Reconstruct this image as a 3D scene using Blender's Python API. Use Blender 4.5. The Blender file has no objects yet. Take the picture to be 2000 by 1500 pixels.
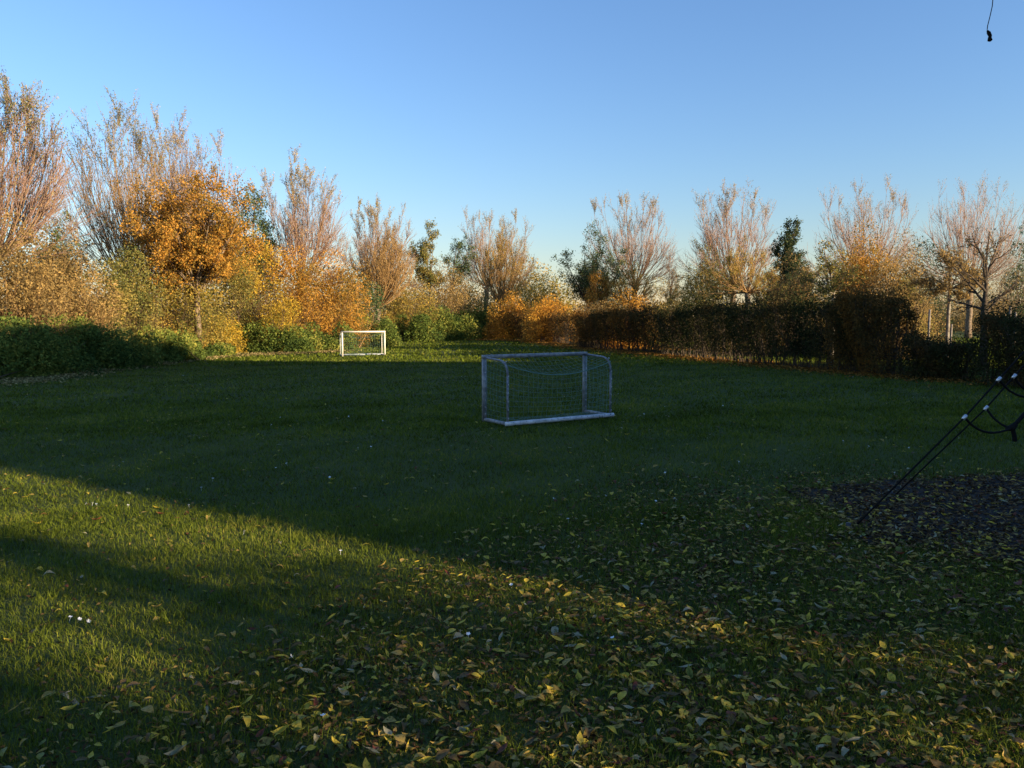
import bpy, math, random
import numpy as np
from math import radians as R, sin, cos, pi, tan, atan
rng = np.random.default_rng(7); random.seed(7)
sc = bpy.context.scene
COL = sc.collection

# ------------------------------------------------------------------ camera
CAMH = 1.85; FPX = 1570.0
PITCH = atan(134.0/FPX)
cam_d = bpy.data.cameras.new('camera'); cam = bpy.data.objects.new('camera', cam_d); COL.objects.link(cam)
cam_d.sensor_width = 36; cam_d.lens = 36*FPX/2000; cam_d.clip_end = 3000; cam_d.clip_start = .05
cam.location = (0, 0, CAMH); cam.rotation_euler = (pi/2-PITCH, 0, 0)
sc.camera = cam
# ------------------------------------------------------------------ sky, sun, exposure
SUN_AZ = 118.0   # clockwise from +Y (view direction): sun behind and to the right
SUN_EL = 12.0
w = bpy.data.worlds.new("World"); sc.world = w; w.use_nodes = True
nt = w.node_tree; bg = nt.nodes['Background']
sky = nt.nodes.new('ShaderNodeTexSky'); sky.sky_type = 'NISHITA'; sky.sun_disc = False
sky.sun_elevation = R(SUN_EL); sky.sun_rotation = R(SUN_AZ)
sky.altitude = 0; sky.air_density = 1.4; sky.dust_density = 0.0; sky.ozone_density = 5.0
wb = nt.nodes.new('ShaderNodeMixRGB'); wb.blend_type = 'MULTIPLY'; wb.inputs[0].default_value = 1; wb.inputs[2].default_value = (1.06, .99, 1.13, 1)   # camera white balance of the sky
nt.links.new(sky.outputs[0], wb.inputs[1]); nt.links.new(wb.outputs[0], bg.inputs[0]); bg.inputs[1].default_value = 0.092
sl = bpy.data.lights.new('sun', 'SUN'); so = bpy.data.objects.new('sun', sl); COL.objects.link(so)
sl.energy = 4.9; sl.angle = R(.5); sl.color = (1, .79, .52)
so.rotation_euler = (R(90-SUN_EL), 0, R(180-SUN_AZ))   # lamp -Z points along the light
sc.view_settings.view_transform = 'Standard'; sc.view_settings.look = 'None'
sc.view_settings.exposure = 1.38; sc.view_settings.gamma = 1; sc.view_settings.use_curve_mapping = False

# ------------------------------------------------------------------ pixel -> world (photograph is 2000 x 1500)
def ray(px, py):
    u = (px-1000)/FPX; v = (750-py)/FPX
    return np.array([u, cos(PITCH)+v*sin(PITCH), -sin(PITCH)+v*cos(PITCH)])
def G(px, py, z=0.0):
    d = ray(px, py); t = (z-CAMH)/d[2]; return np.array([d[0]*t, d[1]*t, z])
def P(px, py, Y):
    d = ray(px, py); t = Y/d[1]; return np.array([d[0]*t, Y, CAMH+d[2]*t])

def YB(px, back=0.0):
    by = np.interp(px, [0,270,430,520,640,705,780,865,950,1050], [745,713,695,690,685,678,668,664,660,662]); return CAMH*FPX/(by-616)+back
# ------------------------------------------------------------------ materials
def mat(name):
    m = bpy.data.materials.new(name); m.use_nodes = True
    return m, m.node_tree, m.node_tree.nodes['Principled BSDF']
def ramp(nt, stops, interp='LINEAR'):
    r = nt.nodes.new('ShaderNodeValToRGB'); cr = r.color_ramp; cr.interpolation = interp
    while len(cr.elements) < len(stops): cr.elements.new(.5)
    for e, (p, c) in zip(cr.elements, stops): e.position = p; e.color = (*c, 1)
    return r
def leaf_mat(name, cols, transl=.35, nscale=.9, namp=.45, gain=1.28):
    m, nt, b = mat(name); out = nt.nodes['Material Output']; nt.nodes.remove(b)
    at = nt.nodes.new('ShaderNodeAttribute'); at.attribute_name = 'tint'
    geo = nt.nodes.new('ShaderNodeNewGeometry')
    nz = nt.nodes.new('ShaderNodeTexNoise'); nz.inputs['Scale'].default_value = nscale; nz.inputs['Detail'].default_value = 2
    nt.links.new(geo.outputs['Position'], nz.inputs['Vector'])
    ma = nt.nodes.new('ShaderNodeMath'); ma.operation = 'MULTIPLY_ADD'
    nt.links.new(nz.outputs[0], ma.inputs[0]); ma.inputs[1].default_value = namp*2.2; 
    sb = nt.nodes.new('ShaderNodeMath'); sb.operation = 'SUBTRACT'; nt.links.new(at.outputs['Fac'], sb.inputs[0]); sb.inputs[1].default_value = namp*1.1
    nt.links.new(sb.outputs[0], ma.inputs[2])
    cols = [tuple(min(v*gain,.72) for v in c) for c in cols]; k = len(cols); r = ramp(nt, [(i/(k-1), c) for i, c in enumerate(cols)])
    nt.links.new(ma.outputs[0], r.inputs[0])
    d = nt.nodes.new('ShaderNodeBsdfDiffuse'); t = nt.nodes.new('ShaderNodeBsdfTranslucent'); mx = nt.nodes.new('ShaderNodeMixShader')
    nt.links.new(r.outputs[0], d.inputs[0]); nt.links.new(r.outputs[0], t.inputs[0])
    mx.inputs[0].default_value = transl
    nt.links.new(d.outputs[0], mx.inputs[1]); nt.links.new(t.outputs[0], mx.inputs[2]); nt.links.new(mx.outputs[0], out.inputs[0])
    return m
def simple(name, c, rough=.7, metal=0, noise=None, spec=.4):
    m, nt, b = mat(name)
    b.inputs['Base Color'].default_value = (*c, 1); b.inputs['Roughness'].default_value = rough; b.inputs['Metallic'].default_value = metal
    b.inputs['Specular IOR Level'].default_value = spec
    if noise:
        c2, sc_ = noise
        tc = nt.nodes.new('ShaderNodeNewGeometry'); nz = nt.nodes.new('ShaderNodeTexNoise'); nz.inputs['Scale'].default_value = sc_; nz.inputs['Detail'].default_value = 5
        nt.links.new(tc.outputs['Position'], nz.inputs['Vector'])
        r = ramp(nt, [(.38, c), (.62, c2)]); nt.links.new(nz.outputs[0], r.inputs[0]); nt.links.new(r.outputs[0], b.inputs['Base Color'])
        bp = nt.nodes.new('ShaderNodeBump'); bp.inputs['Strength'].default_value = .3; nt.links.new(nz.outputs[0], bp.inputs['Height']); nt.links.new(bp.outputs[0], b.inputs['Normal'])
    return m
M = {}
M['willow'] = leaf_mat('willow_leaf', [(.12,.12,.06),(.24,.21,.09),(.42,.31,.13),(.48,.36,.18)], .4)
M['willow_dark'] = leaf_mat('willow_leaf_olive', [(.07,.085,.045),(.15,.155,.07),(.27,.24,.11),(.38,.30,.15)], .4)
M['orange'] = leaf_mat('orange_leaf', [(.12,.10,.03),(.26,.16,.035),(.41,.215,.04),(.50,.25,.045)], .4)
M['amber'] = leaf_mat('amber_leaf', [(.10,.11,.025),(.22,.18,.045),(.36,.25,.055),(.48,.30,.06)], .4)
M['gold'] = leaf_mat('golden_leaf', [(.12,.11,.025),(.24,.18,.03),(.42,.27,.035),(.60,.38,.045)], .4)
M['rust'] = leaf_mat('rust_leaf', [(.10,.075,.035),(.20,.14,.055),(.30,.20,.07),(.38,.25,.09)], .35)
M['olive'] = leaf_mat('olive_leaf', [(.06,.075,.025),(.12,.125,.035),(.22,.18,.05),(.32,.23,.06)], .35)
M['bramble'] = leaf_mat('bramble_leaf', [(.025,.045,.014),(.065,.095,.022),(.13,.16,.032),(.27,.24,.05)], .3)
M['green'] = leaf_mat('dark_green_leaf', [(.025,.05,.025),(.05,.085,.035),(.10,.13,.05),(.19,.18,.06)], .3)
M['conifer'] = leaf_mat('evergreen_leaf', [(.012,.03,.016),(.03,.05,.025),(.06,.075,.03),(.09,.09,.035)], .2)
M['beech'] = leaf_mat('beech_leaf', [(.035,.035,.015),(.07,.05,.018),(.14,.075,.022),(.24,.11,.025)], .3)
M['beech_lit'] = leaf_mat('sunlit_beech_leaf', [(.18,.11,.03),(.40,.20,.035),(.58,.28,.04),(.66,.34,.06)], .4)  # beech leaf brightened, sunlight put into the colour
M['privet'] = leaf_mat('privet_leaf', [(.014,.020,.009),(.026,.034,.013),(.05,.045,.018),(.085,.05,.02)], .2)
M['bark'] = simple('bark', (.12,.085,.055), .9, noise=((.24,.18,.12), 9), spec=.15)
M['bark_dark'] = simple('dark_bark', (.05,.04,.03), .9, noise=((.10,.075,.05), 9), spec=.15)
M['bark_pale'] = simple('pale_bark', (.30,.26,.20), .9, noise=((.16,.13,.10), 7), spec=.15)
M['shoot'] = simple('willow_shoot', (.30,.19,.11), .8, noise=((.20,.13,.075), 4), spec=.15)
M['twig'] = simple('willow_twig', (.34,.22,.17), .8, noise=((.26,.16,.11), 2), spec=.15)
M['twig_o'] = simple('ochre_twig', (.36,.22,.09), .8, noise=((.24,.14,.06), 2), spec=.15)
M['twig_d'] = simple('brown_twig', (.13,.085,.055), .85, noise=((.08,.055,.035), 2), spec=.15)
# ------------------------------------------------------------------ mesh helpers
def np_mesh(name, V, faces, tint=None, smooth=False):
    """faces: list of int arrays (n,k)"""
    V = np.asarray(V, dtype=np.float32)
    me = bpy.data.meshes.new(name); me.vertices.add(len(V)); me.vertices.foreach_set('co', V.ravel())
    tot = sum(f.size for f in faces); npoly = sum(len(f) for f in faces)
    me.loops.add(tot); me.polygons.add(npoly)
    me.loops.foreach_set('vertex_index', np.concatenate([f.ravel() for f in faces]).astype(np.int32))
    sizes = np.concatenate([np.full(len(f), f.shape[1]) for f in faces]).astype(np.int32)
    starts = np.concatenate([[0], np.cumsum(sizes)[:-1]]).astype(np.int32)
    me.polygons.foreach_set('loop_start', starts); me.polygons.foreach_set('loop_total', sizes)
    if smooth: me.polygons.foreach_set('use_smooth', np.ones(npoly, dtype=bool))
    if tint is not None:
        a = me.attributes.new('tint', 'FLOAT', 'POINT'); a.data.foreach_set('value', np.asarray(tint, dtype=np.float32))
    me.update(calc_edges=True)
    return me
def link(name, me, m, parent=None, kind=None, loc=None):
    o = bpy.data.objects.new(name, me)
    if m is not None and not me.materials: me.materials.append(m)
    COL.objects.link(o)
    if parent is not None:
        o.parent = parent
    if kind: o['kind'] = kind
    if loc is not None: o.location = loc
    return o
def thing(name, label, cat, loc=(0,0,0), group=None, rz=0):
    o = bpy.data.objects.new(name, None); COL.objects.link(o); o.empty_display_size = .2
    o.location = tuple(float(v) for v in loc); o.rotation_euler = (0, 0, rz); o['label'] = label; o['category'] = cat
    if group: o['group'] = group
    return o
def tag(o, label, cat, group=None, kind=None):
    o['label'] = label; o['category'] = cat
    if group: o['group'] = group
    if kind: o['kind'] = kind
    return o
def nrm(a): return a/np.maximum(np.linalg.norm(a, axis=-1, keepdims=True), 1e-9)
def tubes(Pth, rad, sides=3):
    """Pth (N,K,3), rad (N,K) -> V, F quads"""
    N, K, _ = Pth.shape
    T = np.empty_like(Pth); T[:,1:-1] = Pth[:,2:]-Pth[:,:-2]; T[:,0] = Pth[:,1]-Pth[:,0]; T[:,-1] = Pth[:,-1]-Pth[:,-2]; T = nrm(T)
    ref = np.zeros((N,1,3)); D = nrm(Pth[:,-1]-Pth[:,0]); use = np.abs(D[:,2]) > .8
    ref[use,0] = (1,0,0); ref[~use,0] = (0,0,1)
    A = nrm(np.cross(T, ref)); B = np.cross(T, A)
    ang = np.arange(sides)*2*pi/sides
    V = Pth[:,:,None,:] + rad[:,:,None,None]*(A[:,:,None,:]*np.cos(ang)[None,None,:,None] + B[:,:,None,:]*np.sin(ang)[None,None,:,None])
    idx = np.arange(N*K*sides).reshape(N,K,sides)
    a = idx[:,:-1,:]; b = idx[:,1:,:]
    F = np.stack([a, np.roll(a,-1,2), np.roll(b,-1,2), b], -1).reshape(-1,4)
    return V.reshape(-1,3), F
class MB:
    def __init__(s): s.V=[]; s.F=[]; s.n=0
    def add(s, V, F):
        s.V.append(np.asarray(V, float)); s.F.append(np.asarray(F)+s.n); s.n += len(V); return s
    def tube(s, pts, r, sides=8, cap=True):
        pts = np.asarray(pts, float)[None]; K = pts.shape[1]
        rr = np.full((1,K), r) if np.isscalar(r) else np.asarray(r, float)[None]
        V, F = tubes(pts, rr, sides); n0 = s.n; s.add(V, F)
        if cap:
            s.V.append(np.array([pts[0,0], pts[0,-1]])); c0 = s.n; s.n += 2
            i = np.arange(sides); a = n0+i; b = n0+(i+1)%sides; e = n0+(K-1)*sides
            s.F.append(np.stack([b, a, np.full(sides, c0)], -1)); s.F.append(np.stack([e+i, e+(i+1)%sides, np.full(sides, c0+1)], -1))
        return s
    def box(s, lo, hi, M3=None):
        lo = np.array(lo, float); hi = np.array(hi, float)
        V = np.array([[x,y,z] for x in (lo[0],hi[0]) for y in (lo[1],hi[1]) for z in (lo[2],hi[2])])
        F = np.array([[0,1,3,2],[4,6,7,5],[0,4,5,1],[2,3,7,6],[0,2,6,4],[1,5,7,3]])
        return s.add(V, F)
    def build(s, name, m, parent=None, kind=None, smooth=False, off=None):
        V = np.concatenate(s.V)
        if off is not None: V = V-np.asarray(off)
        q = [f for f in s.F if f.shape[1] == 4]; t = [f for f in s.F if f.shape[1] == 3]
        fs = ([np.concatenate(q)] if q else [])+([np.concatenate(t)] if t else [])
        return link(name, np_mesh(name, V, fs, smooth=smooth), m, parent, kind)
def rnd_unit(n):
    v = rng.normal(size=(n,3)); return nrm(v)
def leaf_geo(C, L, asp=.45, fold=.12, droop=0., flat=0., tri=False):
    """one folded rhombus per leaf"""
    n = len(C); d = rnd_unit(n); d[:,2] -= droop; d[:,2] *= (1-flat); d = nrm(d)
    h = rnd_unit(n); h[:,2] = h[:,2]*(1-flat)+flat*1.5; nn = nrm(h - d*np.sum(h*d,-1,keepdims=True)); s = np.cross(d, nn)
    L = np.broadcast_to(np.asarray(L), (n,))[:,None]; W = L*asp
    if tri: return np.stack([C-d*L*.45+s*W*.62, C+d*L*.6+nn*L*fold, C-d*L*.35-s*W*.62], 1).reshape(-1,3), np.arange(3*n).reshape(n,3)
    V = np.stack([C-d*L/2, C+s*W/2+nn*L*fold, C+d*L/2, C-s*W/2+nn*L*fold], 1).reshape(-1,3)
    F = np.arange(4*n).reshape(n,4)
    return V, F
def tint_for(n, t=None, k=4):
    t = rng.random(n) if t is None else t
    return np.repeat(t, k)
def leaves(name, C, L, m, parent, off, asp=.45, droop=.2, tint=None, kind='stuff', flat=0.):
    V, F = leaf_geo(C-np.asarray(off), L*(.7+.6*rng.random(len(C))), asp, .12, droop, flat, True)
    return link(name, np_mesh(name, V, [F], tint_for(len(C), tint, 3)), m, parent, kind)
def children(par, prad, cnt, t0, t1, lo, hi, spread, up, K=4, rfac=.5, endr=.004, lenfall=.5, wig=.04):
    """grow child paths on parent paths"""
    N, Kp, _ = par.shape; n = N*cnt
    pi_ = np.repeat(np.arange(N), cnt); t = t0+(t1-t0)*rng.random(n)
    f = t*(Kp-1); i = np.minimum(f.astype(int), Kp-2); fr = (f-i)[:,None]
    A = par[pi_,i]*(1-fr)+par[pi_,i+1]*fr; tan_ = nrm(par[pi_,i+1]-par[pi_,i]); r0 = prad[pi_,i]*(1-fr[:,0])+prad[pi_,i+1]*fr[:,0]
    side = rnd_unit(n); side -= tan_*np.sum(side*tan_,-1,keepdims=True); side = nrm(side)
    ln = (lo+(hi-lo)*rng.random(n))*(1-lenfall*(t-t0)/max(t1-t0,1e-6)*.999)
    d0 = nrm(tan_+side*spread); s = np.linspace(0,1,K)[None,:,None]
    Pt = A[:,None,:]+d0[:,None,:]*s*ln[:,None,None]
    Pt[:,:,2] += up*ln[:,None]*(s[:,:,0]**2)
    Pt[:,1:] += rng.normal(size=(n,K-1,3))*wig*ln[:,None,None]
    rad = np.maximum(r0[:,None]*rfac*(1-s[:,:,0]), 0)+endr
    return Pt, rad, t
def on_paths(Pt, n, jit, t0=0., t1=1.):
    N, K, _ = Pt.shape; k = rng.integers(0, N, n); f = (t0+(t1-t0)*rng.random(n))*(K-1); i = np.minimum(f.astype(int), K-2); fr = (f-i)[:,None]
    return Pt[k,i]*(1-fr)+Pt[k,i+1]*fr+rng.normal(size=(n,3))*jit

# ------------------------------------------------------------------ ground
def noise2(x, y, seed=0, sc_=1.0):
    r = np.random.default_rng(seed); out = 0
    for k in range(6):
        a = r.random()*2*pi; f = sc_*(.6+1.8*r.random()); out = out+np.sin((x*cos(a)+y*sin(a))*f+r.random()*6.28)
    return out/6
def lawn_h(x, y): return 0.02*noise2(x, y, 3, .55)
m, nt, b = mat('lawn_soil_and_grass')
geo = nt.nodes.new('ShaderNodeNewGeometry')
n1 = nt.nodes.new('ShaderNodeTexNoise'); n1.inputs['Scale'].default_value = 45; n1.inputs['Detail'].default_value = 6
n2 = nt.nodes.new('ShaderNodeTexNoise'); n2.inputs['Scale'].default_value = .55; n2.inputs['Detail'].default_value = 4
for n_ in (n1, n2): nt.links.new(geo.outputs['Position'], n_.inputs['Vector'])
r1 = ramp(nt, [(.3,(.035,.042,.014)),(.55,(.070,.095,.025)),(.75,(.13,.14,.04))]); r2 = ramp(nt, [(.35,(.050,.070,.02)),(.65,(.11,.115,.035))])
nt.links.new(n1.outputs[0], r1.inputs[0]); nt.links.new(n2.outputs[0], r2.inputs[0])
mx = nt.nodes.new('ShaderNodeMixRGB'); mx.inputs[0].default_value = .5; nt.links.new(r1.outputs[0], mx.inputs[1]); nt.links.new(r2.outputs[0], mx.inputs[2])
nt.links.new(mx.outputs[0], b.inputs['Base Color']); b.inputs['Roughness'].default_value = .95; b.inputs['Specular IOR Level'].default_value = .1
bp = nt.nodes.new('ShaderNodeBump'); bp.inputs['Strength'].default_value = .8; bp.inputs['Distance'].default_value = .04; nt.links.new(n1.outputs[0], bp.inputs['Height']); nt.links.new(bp.outputs[0], b.inputs['Normal'])
M['lawn'] = m
def grid(xs, ys, zf):
    X, Y = np.meshgrid(xs, ys); Z = zf(X, Y); V = np.stack([X,Y,Z],-1).reshape(-1,3)
    nx, ny = len(xs), len(ys); i = np.arange(nx*ny).reshape(ny,nx)
    F = np.stack([i[:-1,:-1], i[:-1,1:], i[1:,1:], i[1:,:-1]], -1).reshape(-1,4)
    return V, F
xs = np.concatenate([[-900,-300,-120], np.arange(-60,60.1,1.0), [120,300,900]]); ys = np.concatenate([[-300,-100,-40], np.arange(-20,100.1,1.0), [160,400,1500]])
V, F = grid(xs, ys, lambda X, Y: lawn_h(X, Y)*(np.abs(X) < 60)*(Y > -20)*(Y < 100))
link('lawn', np_mesh('lawn', V, [F], smooth=True), M['lawn'], None, 'structure')

# bark mulch bed at the right, with its ragged edge
def in_bed(x, y):
    cx, cy, a, b_ = 6.3, 7.15, 3.6, 2.1
    e = ((x-cx)/a)**2+((y-cy)/b_)**2
    return e+.35*noise2(x, y, 11, 2.2)+.16*noise2(x, y, 12, 9) - 1
m, nt, b = mat('mulch_soil')
geo = nt.nodes.new('ShaderNodeNewGeometry'); n1 = nt.nodes.new('ShaderNodeTexNoise'); n1.inputs['Scale'].default_value = 40; n1.inputs['Detail'].default_value = 5
nt.links.new(geo.outputs['Position'], n1.inputs['Vector']); r1 = ramp(nt, [(.35,(.006,.0045,.0035)),(.65,(.022,.015,.011))]); nt.links.new(n1.outputs[0], r1.inputs[0]); nt.links.new(r1.outputs[0], b.inputs['Base Color'])
b.inputs['Roughness'].default_value = .95; bp = nt.nodes.new('ShaderNodeBump'); bp.inputs['Distance'].default_value = .03; nt.links.new(n1.outputs[0], bp.inputs['Height']); nt.links.new(bp.outputs[0], b.inputs['Normal'])
M['mulch'] = m
gx = np.arange(2.0, 10.5, .08); gy = np.arange(4.8, 10.0, .08)
V, F = grid(gx, gy, lambda X, Y: lawn_h(X, Y)+.012)
ce = V[F].mean(1); F = F[in_bed(ce[:,0], ce[:,1]) < 0]
link('mulch_bed', np_mesh('mulch_bed', V, [F], smooth=True), M['mulch'], None, 'structure')
M['chip'] = leaf_mat('wood_chip', [(.020,.012,.006),(.045,.027,.013),(.095,.057,.028),(.20,.13,.06)], .0, 3, .2)
n = 26000; c = np.stack([rng.uniform(2,9.5,n), rng.uniform(5,9.8,n), np.zeros(n)],-1); c = c[in_bed(c[:,0], c[:,1]) < .05]
c[:,2] = lawn_h(c[:,0], c[:,1])+.015+.02*rng.random(len(c))
V, F = leaf_geo(c, .025+.05*rng.random(len(c)), .35, .04, 0, .75)
o = link('wood_chips', np_mesh('wood_chips', V, [F], tint_for(len(c))), M['chip'], None, 'stuff')
tag(o, 'dark bark chippings covering the play bed at the right', 'bark chips', kind='stuff')

# grass ------------------------------------------------------------
M['grass'] = leaf_mat('grass_blade', [(.038,.048,.007),(.076,.104,.013),(.130,.158,.020),(.24,.21,.045)], .35, .9, .38, 1.25)
def frustum_pts(n, y0, y1, pw=1.0, margin=.8):
    u = rng.random(n); y = (y0**pw+(y1**pw-y0**pw)*u)**(1/pw); y = y+rng.normal(size=n)*.05*y; hw = .66*y+margin
    return (rng.random(n)*2-1)*hw, y
def blades(n, y0, y1, pw, h, wd, seg):
    x, y = frustum_pts(n, y0, y1, pw); dens = .6+.4*noise2(x, y, 5, 2.5)
    k = (in_bed(x, y) > -.30*rng.random(n)**2.5) & (rng.random(n) < dens+.25); x = x[k]; y = y[k]; n = len(x)
    z = lawn_h(x, y); B = np.stack([x,y,z],-1)
    a = rng.random(n)*2*pi; s = np.stack([np.cos(a), np.sin(a), 0*a],-1); ln = rng.normal(size=(n,3)); ln[:,2] = 0
    hh = h*(.45+.8*rng.random(n)+1.3*(rng.random(n) > .985))*(1+.45*noise2(x, y, 8, 4)+.3*noise2(x, y, 18, 11)).clip(.3,2); hh = hh[:,None]; W = (wd*(.7+.6*rng.random(n)))[:,None]
    tip = B+ln*hh*.55; tip[:,2] += hh[:,0]
    tn = np.clip(rng.random(n)*.75+.22*noise2(x, y, 9, 1.2)+.14*noise2(x, y, 19, 4.5), 0, 1)
    if seg == 1:
        V = np.stack([B-s*W/2, B+s*W/2, tip],1).reshape(-1,3); F = np.arange(3*n).reshape(n,3); return V, [F], np.repeat(tn,3)
    mid = B+ln*hh*.15; mid[:,2] += hh[:,0]*.6
    V = np.stack([B-s*W/2, B+s*W/2, mid+s*W*.4, mid-s*W*.4, tip],1).reshape(-1,3); i = np.arange(n)[:,None]*5
    return V, [i+np.array([[0,1,2,3]]), i+np.array([[3,2,4]])], np.repeat(tn,5)
Vs=[]; Q=[]; T3=[]; tt=[]; off=0
for (n_,y0,y1,pw,h,wd,seg) in [(175000,2.5,7.5,1.3,.042,.0042,2),(190000,6.8,16.5,1.2,.045,.008,1),(160000,12.5,36.,1.1,.05,.027,1),(75000,31.,66.,1.,.08,.09,1)]:
    V, fs, t_ = blades(n_,y0,y1,pw,h,wd,seg)
    for f in fs: (Q if f.shape[1]==4 else T3).append(f+off)
    Vs.append(V); tt.append(t_); off += len(V)
o = link('grass', np_mesh('grass', np.concatenate(Vs), [np.concatenate(Q), np.concatenate(T3)], np.concatenate(tt)), M['grass'])
tag(o, 'short green lawn grass with longer tufts', 'grass', kind='stuff')

# ------------------------------------------------------------------ fallen leaves
def leaf_shape(curl, wid, twist, fold, stalk=True):
    K = 6; t = np.linspace(0,1,K); L = .078
    wv = wid*np.sin(pi*np.clip(t,0.0,1.0)**.8)*L; wv[0] = .001; wv[-1] = .0008
    x = (t-.5)*L; z = curl*L*(4*(t-.5)**2-.3); V=[]; 
    for i in range(K):
        a = twist*(t[i]-.5)
        for s_ in (-1,0,1):
            yy = s_*wv[i]; zz = abs(s_)*fold*wv[i]
            V.append((x[i], yy*cos(a)-zz*sin(a), z[i]+yy*sin(a)+zz*cos(a)))
    F = [[i*3+j, (i+1)*3+j, (i+1)*3+j+1, i*3+j+1] for i in range(K-1) for j in (0,1)]
    V = np.array(V); F = np.array(F)
    if stalk:
        b0 = V[1]; e = b0+np.array([-.022,.004,.006]); V = np.vstack([V,[b0+(0,.0012,0), b0-(0,.0012,0), e]]); F3 = np.array([[18,19,20]])
        return V, F, F3
    return V, F, None
shapes = [leaf_shape(.10,.20,.4,.35), leaf_shape(-.16,.17,.7,.5), leaf_shape(.28,.20,-1.0,.9), leaf_shape(-.08,.30,.3,.25), leaf_shape(.06,.12,1.2,.8), leaf_shape(-.30,.22,.5,.4)]
def fl_mat(name, c1, c2, c3):
    m, nt, b = mat(name); out = nt.nodes['Material Output']
    tc = nt.nodes.new('ShaderNodeNewGeometry'); nz = nt.nodes.new('ShaderNodeTexNoise'); nz.inputs['Scale'].default_value = 38; nz.inputs['Detail'].default_value = 4
    nt.links.new(tc.outputs['Position'], nz.inputs['Vector']); r = ramp(nt, [(.35,c1),(.5,c2),(.66,c3)]); nt.links.new(nz.outputs[0], r.inputs[0])
    nt.links.new(r.outputs[0], b.inputs['Base Color']); b.inputs['Roughness'].default_value = .55; b.inputs['Specular IOR Level'].default_value = .2
    t = nt.nodes.new('ShaderNodeBsdfTranslucent'); nt.links.new(r.outputs[0], t.inputs[0]); mx = nt.nodes.new('ShaderNodeMixShader'); mx.inputs[0].default_value = .25
    nt.links.new(b.outputs[0], mx.inputs[1]); nt.links.new(t.outputs[0], mx.inputs[2]); nt.links.new(mx.outputs[0], out.inputs[0])
    return m
LM = [fl_mat('yellow_leaf', (.46,.33,.035),(.60,.45,.05),(.34,.27,.04)), fl_mat('ochre_leaf', (.32,.22,.045),(.44,.30,.07),(.18,.13,.03)),
      fl_mat('brown_leaf', (.10,.065,.022),(.17,.11,.035),(.06,.038,.016)), fl_mat('red_brown_leaf', (.14,.04,.02),(.20,.06,.03),(.07,.03,.02)),
      fl_mat('pale_grey_leaf', (.30,.27,.15),(.38,.34,.20),(.20,.17,.08)), fl_mat('green_yellow_leaf', (.14,.17,.03),(.22,.22,.04),(.09,.11,.02))]
LP = [.22,.30,.29,.05,.06,.08]
LN = ['bright yellow willow leaf lying on the grass near the camera','ochre willow leaf lying on the grass near the camera','dark brown withered leaf lying on the grass near the camera',
      'reddish brown leaf lying on the grass near the camera','pale grey underside of a leaf lying on the near grass','greenish yellow willow leaf lying on the near grass']
def leaf_density(x, y):
    r = np.clip((x+.9+.55*(6-y).clip(-3,3))/1.8, 0, 1)                # more towards the lower right
    near = np.clip((10.2-y)/4.2, 0, 1)
    d = 10+430*r*near**1.2+150*np.clip((4.4-y)/1.2,0,1)*(x>-2.6)+9*np.clip((9-y)/4,0,1)
    d = d*np.where(y>10, np.exp(-(y-10)/5), 1)+.9
    bed = in_bed(x,y) < 0; d = np.where(bed, np.maximum(d*.9, 110), d)
    return d*(1+.6*noise2(x,y,21,3.))
n = 60000; y = (2.6**1.0+(34-2.6)*rng.random(n)); x = (rng.random(n)*2-1)*(.68*y+.8)
area_w = (.68*y+.8)*2*(34-2.6)/n; keep = rng.random(n) < leaf_density(x,y)*area_w
# at near distances the sampler is too thin: add an extra dense pass
x, y = x[keep], y[keep]
n2_ = 40000; y2 = 2.6+(10.5-2.6)*rng.random(n2_); x2 = (rng.random(n2_)*2-1)*(.68*y2+.8); aw = (.68*y2+.8)*2*(10.5-2.6)/n2_
k2 = rng.random(n2_) < leaf_density(x2,y2)*aw
far = y > 10.5; x = np.concatenate([x[far], x2[k2]]); y = np.concatenate([y[far], y2[k2]])
kind = rng.choice(6, len(x), p=LP); sh = rng.integers(0, 6, len(x))
order = np.argsort(y+.0*np.abs(x)); infr = np.abs(x[order]) < .637*y[order]; infr &= y[order] > 3.2
hero = order[infr][:300]; ishero = np.zeros(len(x), bool); ishero[hero] = True
def leaf_xf(i):
    sl_ = (.30+.85*rng.random()**1.6); az = rng.random()*2*pi; tx, ty = rng.normal()*.2, rng.normal()*.2
    return sl_, az, tx, ty, lawn_h(x[i],y[i])+(.008+.03*rng.random() if in_bed(x[i],y[i])>0 else .03)
hm = {}
for i in hero:
    key = (sh[i], kind[i])
    if key not in hm:
        V, F, F3 = shapes[sh[i]]; me = np_mesh('fallen_leaf', V, [F, F3], smooth=True); me.materials.append(LM[kind[i]]); hm[key] = me
    s_, az, tx, ty, z = leaf_xf(i)
    o = bpy.data.objects.new('fallen_leaf', hm[key]); COL.objects.link(o); o.location = (x[i], y[i], z); o.rotation_euler = (tx, ty, az); o.scale = (s_,)*3
    tag(o, LN[kind[i]], 'leaf', 'fallen leaves scattered over the near lawn')
from mathutils import Euler
Vs=[]; Qs=[]; Ts=[]; mi_q=[]; mi_t=[]; off=0
rest = np.where(~ishero)[0]
for i in rest:
    V, F, F3 = shapes[sh[i]]; s_, az, tx, ty, z = leaf_xf(i); m3 = np.array(Euler((tx,ty,az)).to_matrix())
    Vs.append((V*s_*(1.0 if y[i]<12 else 1.0))@m3.T+np.array([x[i],y[i],z])); Qs.append(F+off); Ts.append(F3+off); mi_q += [kind[i]]*len(F); mi_t += [kind[i]]*len(F3); off += len(V)
me = np_mesh('leaf_litter', np.concatenate(Vs), [np.concatenate(Qs), np.concatenate(Ts)], smooth=True)
for m_ in LM: me.materials.append(m_)
me.polygons.foreach_set('material_index', np.array(mi_q+mi_t, dtype=np.int32))
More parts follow.
